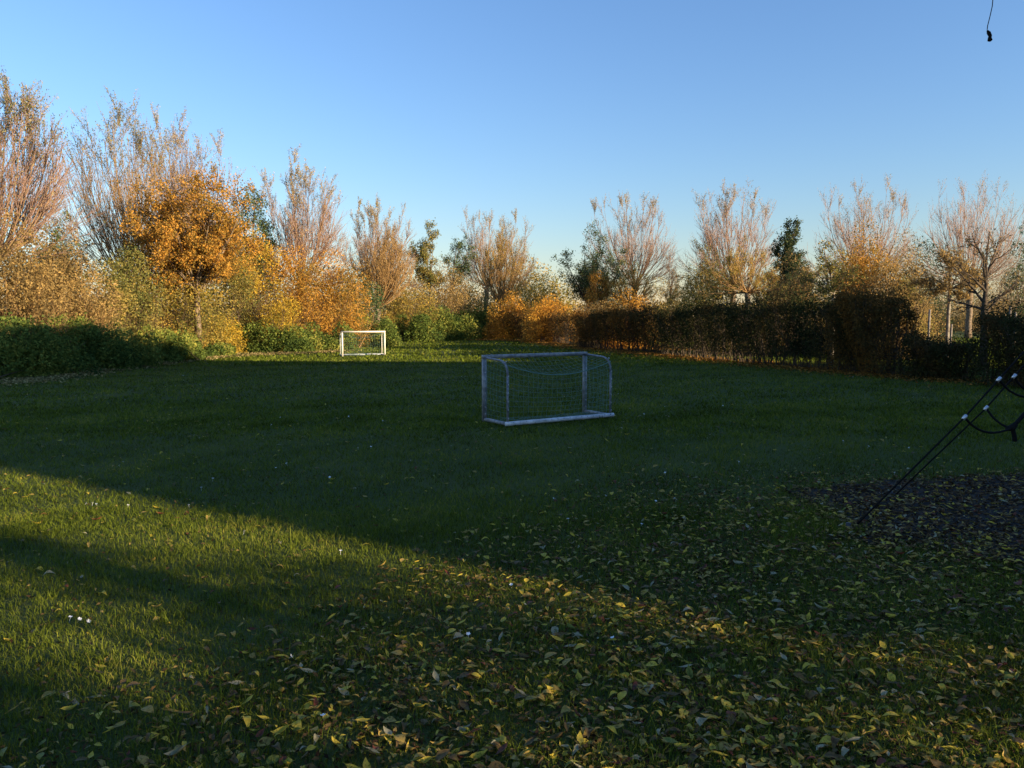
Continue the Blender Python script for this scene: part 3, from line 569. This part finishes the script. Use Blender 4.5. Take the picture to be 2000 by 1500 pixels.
# ------------------------------------------------------------------ hedges on the right
def hedge(label, pts, heights, width, lm, leafn, leaf=.07, gap=.35, stems=20, bumps=.12, tw='bark_dark', lo=.3, cat='hedge', name='hedge'):
    pts = np.array(pts, float)[:, :2]; seg = np.linalg.norm(np.diff(pts,axis=0),axis=1); cum = np.concatenate([[0],np.cumsum(seg)]); Lt = cum[-1]
    off = np.array([pts[0,0], pts[0,1], 0]); root = thing(name, label, cat, off)
    def at(s): return np.interp(s, cum, pts[:,0]), np.interp(s, cum, pts[:,1])
    i = np.argmax(seg); nd = np.array([-(pts[-1]-pts[0])[1], (pts[-1]-pts[0])[0]]); nd = nd/np.linalg.norm(nd)
    leafn = int(leafn*1.4); s = rng.random(leafn)*Lt; H = np.interp(s/Lt, np.linspace(0,1,len(heights)), heights)*(1+bumps*.7*np.sin(s*2.1+np.sin(s*.9)*2)+.06*np.sin(s*7.3)+.05*np.sin(s*13.7)+.16*np.abs(rng.normal(size=leafn))*(rng.random(leafn) < .3))
    # shell of a rounded box section
    a = rng.random(leafn); q_ = rng.random(leafn); v = np.where(q_ < .75, a, 1-.12*rng.random(leafn)**2); u = np.where(q_ < .75, np.sign(rng.random(leafn)-.5)*(1-.5*rng.random(leafn)**2), rng.random(leafn)*2-1)
    vb = lo+(1-lo)*v**.8; wd = width*.5*np.minimum(1, .6+1.2*np.sin(np.clip(vb,0,1)*pi)**.7)*(1+.22*np.sin(s*3.3+vb*5)+.12*np.sin(s*9+vb*11))
    x_, y_ = at(s); C = np.stack([x_+nd[0]*u*wd, y_+nd[1]*u*wd, vb*H],-1)+rng.normal(size=(leafn,3))*.05
    st = .5+.3*np.sin(s*1.7)+.25*np.sin(s*5.1+vb*6); tn = np.clip(.5*st+.5*rng.random(leafn),0,1)
    V, F = leaf_geo(C-off, leaf*(.6+.8*rng.random(leafn)), .6, .12, .2, 0, True); link('foliage', np_mesh('foliage', V, [F], tint_for(leafn,tn,3)), M[lm], root, 'stuff')
    ss = (np.arange(stems)+.5+rng.normal(size=stems)*.25)/stems*Lt
    for q0 in ss:
        bx, by = at(q0); h = np.interp(q0/Lt, np.linspace(0,1,len(heights)), heights)
        p0 = np.array([bx,by,-.05]); p1 = np.array([bx+rng.normal()*.18, by+rng.normal()*.25, h*.8]); Pt = curve_paths(p0, p1[None], 6, 1.2, 1., .03)-off
        V, F = tubes(Pt, np.array([[.035,.03,.026,.02,.015,.008]])*(.7+.6*rng.random()), 5); MB().add(V,F).build('stem', M['bark_dark'], root, smooth=True)
    n3 = stems*10; ss = rng.random(n3)*Lt; bx, by = at(ss); h = np.interp(ss/Lt, np.linspace(0,1,len(heights)), heights)
    p0 = np.stack([bx,by,np.zeros(n3)+.05],-1); p1 = p0+np.stack([rng.normal(size=n3)*width*.3, rng.normal(size=n3)*.4, h*(.85+.2*rng.random(n3))],-1); Pt = curve_paths(p0, p1, 6, 1.2, 1., .03)
    rad = np.linspace(.012,.004,6)[None]*np.ones((n3,1)); C1, R1, _ = children(Pt, rad, 4, .35, 1, .25, .5, .8, .1, 4, .5, .003)
    V1, F1 = tubes(Pt-off, rad, 3); V2, F2 = tubes(C1-off, R1, 3); link('twigs', np_mesh('twigs', np.vstack([V1,V2]), [np.vstack([F1,F2+len(V1)])]), M[tw], root, 'stuff')
    return root
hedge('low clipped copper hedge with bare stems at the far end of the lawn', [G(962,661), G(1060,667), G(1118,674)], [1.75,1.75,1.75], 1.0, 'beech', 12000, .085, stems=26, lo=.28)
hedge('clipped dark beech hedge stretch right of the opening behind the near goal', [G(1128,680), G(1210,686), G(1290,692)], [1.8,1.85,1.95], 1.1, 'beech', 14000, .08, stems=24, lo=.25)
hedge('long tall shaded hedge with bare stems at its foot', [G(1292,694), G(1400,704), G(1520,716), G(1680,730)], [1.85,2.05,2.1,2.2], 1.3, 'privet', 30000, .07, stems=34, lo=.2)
hedge('rusty end of the long hedge left of the gap', [G(1640,727), G(1715,733), G(1768,736)], [2.15,2.45,2.0], 1.5, 'beech', 14000, .06, stems=12, lo=.05)
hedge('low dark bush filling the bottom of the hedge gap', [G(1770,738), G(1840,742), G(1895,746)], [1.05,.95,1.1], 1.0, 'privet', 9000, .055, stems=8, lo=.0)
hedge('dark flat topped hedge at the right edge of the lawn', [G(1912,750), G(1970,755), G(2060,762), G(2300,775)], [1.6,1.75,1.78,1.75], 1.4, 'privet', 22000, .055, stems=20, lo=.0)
# taller sunlit copper shrubs behind the clipped hedges
CG = 'copper leaved bushes rising behind the clipped hedge'
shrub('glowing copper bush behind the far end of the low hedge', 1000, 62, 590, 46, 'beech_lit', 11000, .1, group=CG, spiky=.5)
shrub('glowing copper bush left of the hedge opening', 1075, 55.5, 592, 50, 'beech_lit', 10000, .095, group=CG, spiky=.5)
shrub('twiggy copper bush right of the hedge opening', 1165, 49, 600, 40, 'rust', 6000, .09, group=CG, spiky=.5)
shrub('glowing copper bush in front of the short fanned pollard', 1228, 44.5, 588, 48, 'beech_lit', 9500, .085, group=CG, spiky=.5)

# fallen leaves lying along the foot of the hedges (ground litter)
M['litter'] = leaf_mat('hedge_litter', [(.08,.04,.015),(.18,.08,.02),(.30,.14,.03),(.36,.20,.05)], .2, 1.5, .2)
def litter_strip(name, label, pts, wid, n_, leaf=.08, lm='litter'):
    pts = np.array(pts,float); seg = np.linalg.norm(np.diff(pts[:,:2],axis=0),axis=1); cum = np.concatenate([[0],np.cumsum(seg)]); s = rng.random(n_)*cum[-1]
    x_ = np.interp(s,cum,pts[:,0])+rng.normal(size=n_)*wid; y_ = np.interp(s,cum,pts[:,1])+rng.normal(size=n_)*wid; C = np.stack([x_,y_,lawn_h(x_,y_)+.03+.05*rng.random(n_)],-1)
    V, F = leaf_geo(C, leaf*(.7+.6*rng.random(n_)), .6, .15, 0, .6); o = link(name, np_mesh(name, V, [F], tint_for(n_)), M[lm]); tag(o, label, 'fallen leaves', kind='stuff')
litter_strip('leaf_litter_strip', 'rusty leaf litter along the foot of the right hedges', [G(930,664), G(1060,668), G(1130,680), G(1290,694), G(1520,716), G(1700,732), G(1900,748)], .7, 15000)
M['drygrass'] = leaf_mat('dry_grass', [(.07,.06,.025),(.16,.13,.05),(.28,.22,.09),(.36,.27,.12)], .3, 1.5, .3)
litter_strip('leaf_litter_strip', 'thin dry grass and leaf litter along the foot of the left border', [G(0,752), G(120,734), G(270,714), G(430,697), G(560,691), G(660,687)], .55, 9000, .08, 'drygrass')
litter_strip('leaf_litter_strip', 'sunlit rusty leaf litter on the ground behind the clipped hedge', [G(1000,656), G(1100,664), G(1200,674), G(1330,686)], 1.3, 12000)

# far woodland behind everything
n_ = 46000; xx = rng.uniform(-95, 110, n_); base = 3.1+1.5*noise2(xx, xx*0+5, 31, .16)+.9*noise2(xx, xx*0+2, 32, .7); yy = 92+rng.normal(size=n_)*4+3*np.sin(xx*.2)
C = np.stack([xx, yy, base*(1-rng.random(n_)**1.6)+.1],-1); V, F = leaf_geo(C, .22*(.7+.6*rng.random(n_)), .6, .1, .1, 0, True)
o = link('far_wood', np_mesh('far_wood', V, [F], tint_for(n_, None, 3)), M['rust']); tag(o, 'distant brown thicket closing the view behind the orchard', 'thicket', kind='stuff')

# ------------------------------------------------------------------ orchard stakes
stk = MB().tube([(0,0,-.1),(0,0,.9),(.01,0,1.75)], [.045,.043,.04], 8)
sm = stk.build('orchard_stake', M['bark_pale'], smooth=True)
for k, (px, Y, h, lab) in enumerate([(1815,29,1.0,'pale wooden stake at the left side of the hedge gap'),(1859,33.4,.85,'pale wooden stake close to the trunk in the hedge gap'),(1972,27,1.05,'taller pale stake right of the dark fruit tree'),(1983,28.5,.95,'shorter pale stake right of the dark fruit tree'),(1926,30,1.0,'thin pale stake just left of the dark fruit tree trunk')]):
    o = sm if k == 0 else sm.copy()
    if k: COL.objects.link(o)
    g = P(px, 620, Y); o.location = (g[0], Y, 0); o.scale = (1,1,h*(1.18 if k!=1 else 1)); tag(o, lab, 'stake', 'wooden stakes in the orchard')

# ------------------------------------------------------------------ goals
M['white'] = simple('white_paint_shade_toned', (.30,.30,.30), .4, noise=((.15,.15,.16), 14), spec=.5)  # white paint greyed: the near goal's shade is put into the colour
M['sun_white'] = simple('white_paint_sun_toned', (.78,.72,.60), .45, noise=((.66,.60,.48), 5), spec=.4)  # same white paint for the far goal, sunlight put into the warm tone
M['shade_tube'] = simple('goal_tube_shade_toned', (.13,.13,.15), .45, metal=.1, noise=((.27,.27,.29), 16))  # near goal's back tubes, shade put into the dark grey
M['white_bar'] = simple('bright_white_bar', (.72,.72,.74), .45, noise=((.5,.5,.5), 7), spec=.5)
M['net'] = simple('green_net_cord', (.13,.23,.18), .8)
M['clip'] = simple('white_net_clip', (.42,.43,.46), .5)
def bez(p0, p1, p2, n=9):
    t = np.linspace(0,1,n)[:,None]; return (1-t)**2*np.array(p0)+2*t*(1-t)*np.array(p1)+t*t*np.array(p2)
def make_goal(label, FL, FR, depth, H, back_h, frame='white', backm='shade_tube'):
    """local frame: x along the mouth, +y towards the back, z up"""
    FL = np.array(FL[:2]); FR = np.array(FR[:2]); W = np.linalg.norm(FR-FL); a = math.atan2(*(FR-FL)[::-1])
    root = thing('football_goal', label, 'goal', (FL[0], FL[1], 0), 'small football goals on the lawn', rz=a)
    d = depth; s_ = .031; g = .02
    for x in (0, W):
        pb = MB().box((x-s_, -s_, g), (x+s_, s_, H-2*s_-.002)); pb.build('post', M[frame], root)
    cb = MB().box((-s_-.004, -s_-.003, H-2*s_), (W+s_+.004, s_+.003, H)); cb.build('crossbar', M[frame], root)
    sg = 1 if d > 0 else -1
    for x in (0, W):
        c_ = bez((x, d-.22*sg, back_h+.05), (x, d, back_h+.02), (x, d, back_h-.2)); 
        MB().tube(np.vstack([[(x, sg*(s_+.004), H-.045)], c_]), .018, 8).build('top_side_bar', M[backm], root, smooth=True)
        MB().tube([(x, d, back_h-.2), (x, d, .06)], .019, 8).build('back_post', M[backm], root, smooth=True)
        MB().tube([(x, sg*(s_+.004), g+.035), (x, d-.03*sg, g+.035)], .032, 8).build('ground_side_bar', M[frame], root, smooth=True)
    MB().tube([(-.035, d, g+.038), (W+.07, d, g+.038)], .037, 10).build('ground_back_bar', M['white_bar'], root, smooth=True)
    # net: sheets of cords, sagging between the back posts
    def ridge(u): return (u*W, d*(1-.0*u), back_h-.02-.20*math.sin(pi*u)**.9*1.0)
    nb = MB(); cr = .0024; nu = int(W/.1); 
    def sheet(fn, nu, nv):
        g_ = np.array([[fn(i/nu, j/nv) for j in range(nv+1)] for i in range(nu+1)])
        V, F = tubes(g_, np.full(g_.shape[:2], cr), 3); nb.add(V, F)
        g2 = g_.transpose(1,0,2); V, F = tubes(g2, np.full(g2.shape[:2], cr), 3); nb.add(V, F)
    def top(u, v):
        a_ = np.array([u*W, sg*s_, H-.06]); b_ = np.array(ridge(u)); p = a_*(1-v)+b_*v; p[2] -= .10*math.sin(pi*v)*math.sin(pi*u); return p
    def rear(u, v):
        a_ = np.array(ridge(u)); b_ = np.array([u*W, d, .06]); p = a_*(1-v)+b_*v; p[1] += sg*(.05*math.sin(pi*v)-.16*v**3*math.sin(pi*u)*(1-v)*3); p[0] += .012*math.sin(9*v+5*u); return p
    def side(x):
        def f(u, v):
            y = sg*s_+(d-sg*s_)*u; zt = H-.07+(back_h-.06-H+.07)*u; return np.array([x+.03*math.sin(pi*u)*math.sin(pi*v)*(1 if x > 0 else -1), y, zt*(1-v)+.06*v])
        return f
    sheet(top, nu, max(4,int(abs(d)/.1))); sheet(rear, nu, 10)
    ns = max(4, int(abs(d)/.1)); sheet(side(0.), ns, 11); sheet(side(W), ns, 11)
    e_ = np.array([ridge(u) for u in np.linspace(0,1,24)])[None]; V, F = tubes(e_, np.full(e_.shape[:2], .008), 4); nb.add(V, F)
    # slack net heaped on the ground inside
    for k in range(46):
        x0 = rng.uniform(.25,W-.1); y0 = rng.uniform(.35,.92)*d; th = rng.random()*pi; l = rng.uniform(.15,.45); t = np.linspace(-1,1,6)[:,None]
        p = np.array([x0,y0,.05])+t*np.array([cos(th),sin(th)*.5,0])*l; p[:,2] += .05*rng.random(6); p[:,0] = np.clip(p[:,0],0,W); V, F = tubes(p[None], np.full((1,6), cr), 3); nb.add(V, F)
    nb.build('net', M['net'], root, kind='stuff')
    # clips and lashings
    cl = MB().box((-.007,-.007,-.012),(.007,.007,.012)); me = None
    pos = [(x, sg*(s_+.01), z) for x in (0,W) for z in np.arange(.15,H-.1,.12)]+[(x, d+.026*sg, z) for x in (0,W) for z in np.arange(.15,back_h-.1,.14)]+[(u, d+.03*sg, .075) for u in np.arange(.1,W,.13)]+[(x, q*d, H-.03-(H-.03-back_h-.03)*q) for x in (0,W) for q in np.arange(.15,.95,.13)]
    for i, p in enumerate(pos):
        if me is None: o = cl.build('net_clip', M['clip'], root); me = o.data
        else: o = link('net_clip', me, None, root)
        o.location = p; o.rotation_euler = (rng.normal()*.4, rng.normal()*.4, rng.random()*3)
    return root
FL = np.array([-.48, 13.85]); u33 = np.array([cos(R(33)), sin(R(33))]); FR = FL+2.2*u33
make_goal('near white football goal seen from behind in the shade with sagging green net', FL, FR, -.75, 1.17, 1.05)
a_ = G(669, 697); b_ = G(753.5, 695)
make_goal('far white football goal lit by the sun in front of the brambles', a_, a_+np.array([1.80,.6,0]), .8, 1.15, 1.03, 'sun_white', 'sun_white')

# ------------------------------------------------------------------ rope climbing net at the right
M['rope'] = simple('black_rope', (.008,.008,.009), .9, noise=((.014,.014,.014), 60), spec=.1); M['ferrule'] = simple('aluminium_clamp', (.62,.64,.68), .35, metal=.6); M['pole'] = simple('dark_steel_pole', (.05,.055,.06), .5, metal=.4)
A0 = G(1655,1032); A1 = P(1884,815,7.25); A2 = P(1951,741,7.35); B0 = G(1738,968); B1 = P(1926,797,7.95); B2 = P(1981,735,8.0)
root = thing('climbing_net', 'black rope climbing net with silver clamps anchored in the bark bed', 'climbing net', (8.6, 8.4, 0)); OFF = np.array([8.6,8.4,0])
mast_top = np.array([8.6, 8.4, 4.6])
MB().tube([(8.6,8.4,-.2),(8.6,8.4,2.5),(8.6,8.4,4.7)], .07, 12).build('mast', M['pole'], root, smooth=True, off=OFF)
def rope(pts, r=.0085, name='rope'):
    return MB().tube(pts, r, 8).build(name, M['rope'], root, smooth=True, off=OFF)
def beyond(p, q, t): return q+(q-p)*t
rope([A0-(0,0,.05), A1, A2, beyond(A1,A2,2.0), mast_top]); rope([B0-(0,0,.05), B1, B2, beyond(B1,B2,2.0), mast_top-(0,0,.12)])
J = P(1976,836,7.8); K_ = P(2060,740,8.1); K2 = P(1992,772,8.2)
rope(bez(A1, P(1920,862,7.5), J, 10), .011, 'cross_rope'); rope(bez(B1, P(1948,832,7.9), J, 10), .011, 'cross_rope')
rope(bez(J, P(2005,805,7.9), K_, 8), .02, 'cross_rope'); rope(bez(B2, P(1990,760,8.1), P(2030,775,8.2), 8), .011, 'cross_rope'); rope(bez(A2, P(1985,790,7.8), P(2040,770,8.2), 8), .011, 'cross_rope')
rope(bez(J+(0,0,.01), P(1982,850,7.8), P(1982,862,7.8), 5), .022, 'knot')
MB().tube([P(1966,838,7.79), J, P(1984,828,7.8)], [.02,.036,.025], 8).build('rope_connector', M['rope'], root, smooth=True, off=OFF)
for (p, q) in ((A1,A2),(A2,A2+(A2-A1)),(B1,B2),(B2,B2+(B2-B1))):
    dd = nrm(q-p); MB().tube([p-dd*.025, p+dd*.025], .016, 8).build('clamp', M['ferrule'], root, smooth=True, off=OFF)
for (ax, ay) in ((12.6,6.5),(9.8,12.2),(6.2,9.6),(11.,4.8)):
    rope([(ax,ay,-.05), ((ax+8.6)/2,(ay+8.4)/2,2.25), (8.6,8.4,4.5)])
for q in (A0, B0): MB().tube([q+np.array([0,0,-.05]), q+np.array([.01,0,.05])], .022, 8).build('ground_anchor', M['pole'], root, smooth=True, off=OFF)
# ------------------------------------------------------------------ cord hanging from above at the top right
lp = P(1940,-60,5.2)
root = thing('hanging_cord', 'thin dark cord with a curled thick end hanging against the sky', 'cord', tuple(P(1932,80,5.2))); off = P(1932,80,5.2)
cp = [lp, P(1940,-10,5.2), P(1938,12,5.2), P(1934,30,5.2), P(1929,50,5.2), P(1928,58,5.2)]
MB().tube(np.array(cp), .0028, 5).build('string', M['rope'], root, smooth=True, off=off)
MB().tube(np.array([P(1928,59,5.2),P(1931,64,5.2),P(1934,70,5.2),P(1933,74,5.2),P(1933.5,79,5.2),P(1933.5,81,5.2)]), [.004,.012,.0105,.011,.015,.006], 8).build('curled_end', M['rope'], root, smooth=True, off=off)

# ------------------------------------------------------------------ unseen house and near trees, invented out of frame to throw the shade
M['brick'] = simple('brick_wall', (.28,.14,.09), .9, noise=((.34,.19,.13), 3)); M['tile'] = simple('roof_tile', (.12,.06,.045), .85, noise=((.16,.08,.06), 4)); M['glass'] = simple('window_glass', (.03,.04,.05), .1)
X0, X1, Y0, Y1 = 23., 34., -6.3, 19.; EH, RH = 5.0, 11.4  # made-up building, roof outline shaped for the shadow edge on the lawn
h = thing('house', 'unseen brick house with hipped tile roof, added at the right to shade the lawn', 'house', ((X0+X1)/2, (Y0+Y1)/2, 0)); off = np.array([(X0+X1)/2, (Y0+Y1)/2, 0])
MB().box((X0,Y0,-.2),(X1,Y1,EH)).build('wall', M['brick'], h, off=off)
rv = np.array([[X0-.4,Y0-.4,EH+.003],[X1+.4,Y0-.4,EH+.003],[X1+.4,Y1+.4,EH+.003],[X0-.4,Y1+.4,EH+.003],[X0+3,Y0+.6,RH],[X0+3.,Y1-11.,RH],[X1-4,Y1-11.,RH],[X1-4,Y0+.6,RH]])
link('roof', np_mesh('roof', rv-off, [np.array([[0,1,7,4],[1,2,6,7],[2,3,5,6],[3,0,4,5],[4,7,6,5],[3,2,1,0]])]), M['tile'], h)
for yy_ in np.arange(-4.5, 18, 3.6):
    wf = MB().box((X0-.03,yy_-.6,1.0),(X0+.02,yy_+.6,2.4)).build('window', M['white'], h, off=off); MB().box((X0-.036,yy_-.5,1.1),(X0-.031,yy_+.5,2.3)).build('pane', M['glass'], wf, off=off)
def near_tree(label, bx, by, H, rx, leafn, n=14, seed=0, lowz=2.4):
    root = thing('willow_tree', label, 'willow', (bx,by,0)); off = np.array([bx,by,0.]); fork = np.array([bx,by,lowz*.8]); trunk_part(root, off, fork, .22, .18, M['bark'])
    u = rnd_unit(n); tp = np.array([bx,by,(H+lowz)/2])+u*np.array([rx,rx,(H-lowz)/2])*.9
    Pt = curve_paths(fork, tp, 7, 1.3, 1., .03); rad = .06*(1-np.linspace(0,1,7))[None]*np.ones((n,1))+.01
    for k in range(n): V, F = tubes(Pt[k:k+1]-off, rad[k:k+1], 6); MB().add(V,F).build('limb', M['bark'], root, smooth=True)
    C1, R1, _ = children(Pt, rad, 8, .25, 1, .3*rx, .55*rx, .8, 0, 5, .5, .006); C2, R2, _ = children(C1, R1, 6, .2, 1, .15*rx, .3*rx, .8, -.1, 4, .5, .004)
    V1, F1 = tubes(C1-off, R1, 3); V2, F2 = tubes(C2-off, R2, 3); link('twigs', np_mesh('twigs', np.vstack([V1,V2]), [np.vstack([F1,F2+len(V1)])]), M['twig_d'], root, 'stuff')
    leaves('foliage', on_paths(C2, leafn, .12), .13, M['willow_dark'], root, off, .4, .5); return root
rng = np.random.default_rng(5)
near_tree('unseen leafy willow added beside the house to dapple the light', 13.5, -5.5, 6.5, 3.6, 13000, lowz=1.0)  # this crown and the next two are added to dapple the foreground
near_tree('unseen leafy willow added behind the camera to dapple the light', 11.0, -9.5, 5.0, 3.0, 10000, lowz=.9)
near_tree('unseen spreading willow added near the bark bed to dapple the light', 9.5, -2.8, 5.2, 2.4, 9000, lowz=1.0)
near_tree('unseen slim willow added at the house corner to soften its shadow edge', 15.0, -1.6, 6.0, 2.4, 4500, lowz=.8)  # sparse crown added to soften the edge of the house shadow
nt_ = near_tree('old willow right of the picture whose limb carries the hanging cord', 7.0, 3.2, 7.2, 2.3, 2500, n=10, lowz=3.6)
MB().tube(np.array([(7.,3.2,3.0), (5.6,4.2,3.9), P(1965,-45,5.05), lp, lp+(-.5,.3,.12)])-np.array([7.,3.2,0]), [.09,.06,.035,.025,.012], 8).build('limb', M['bark'], nt_, smooth=True)
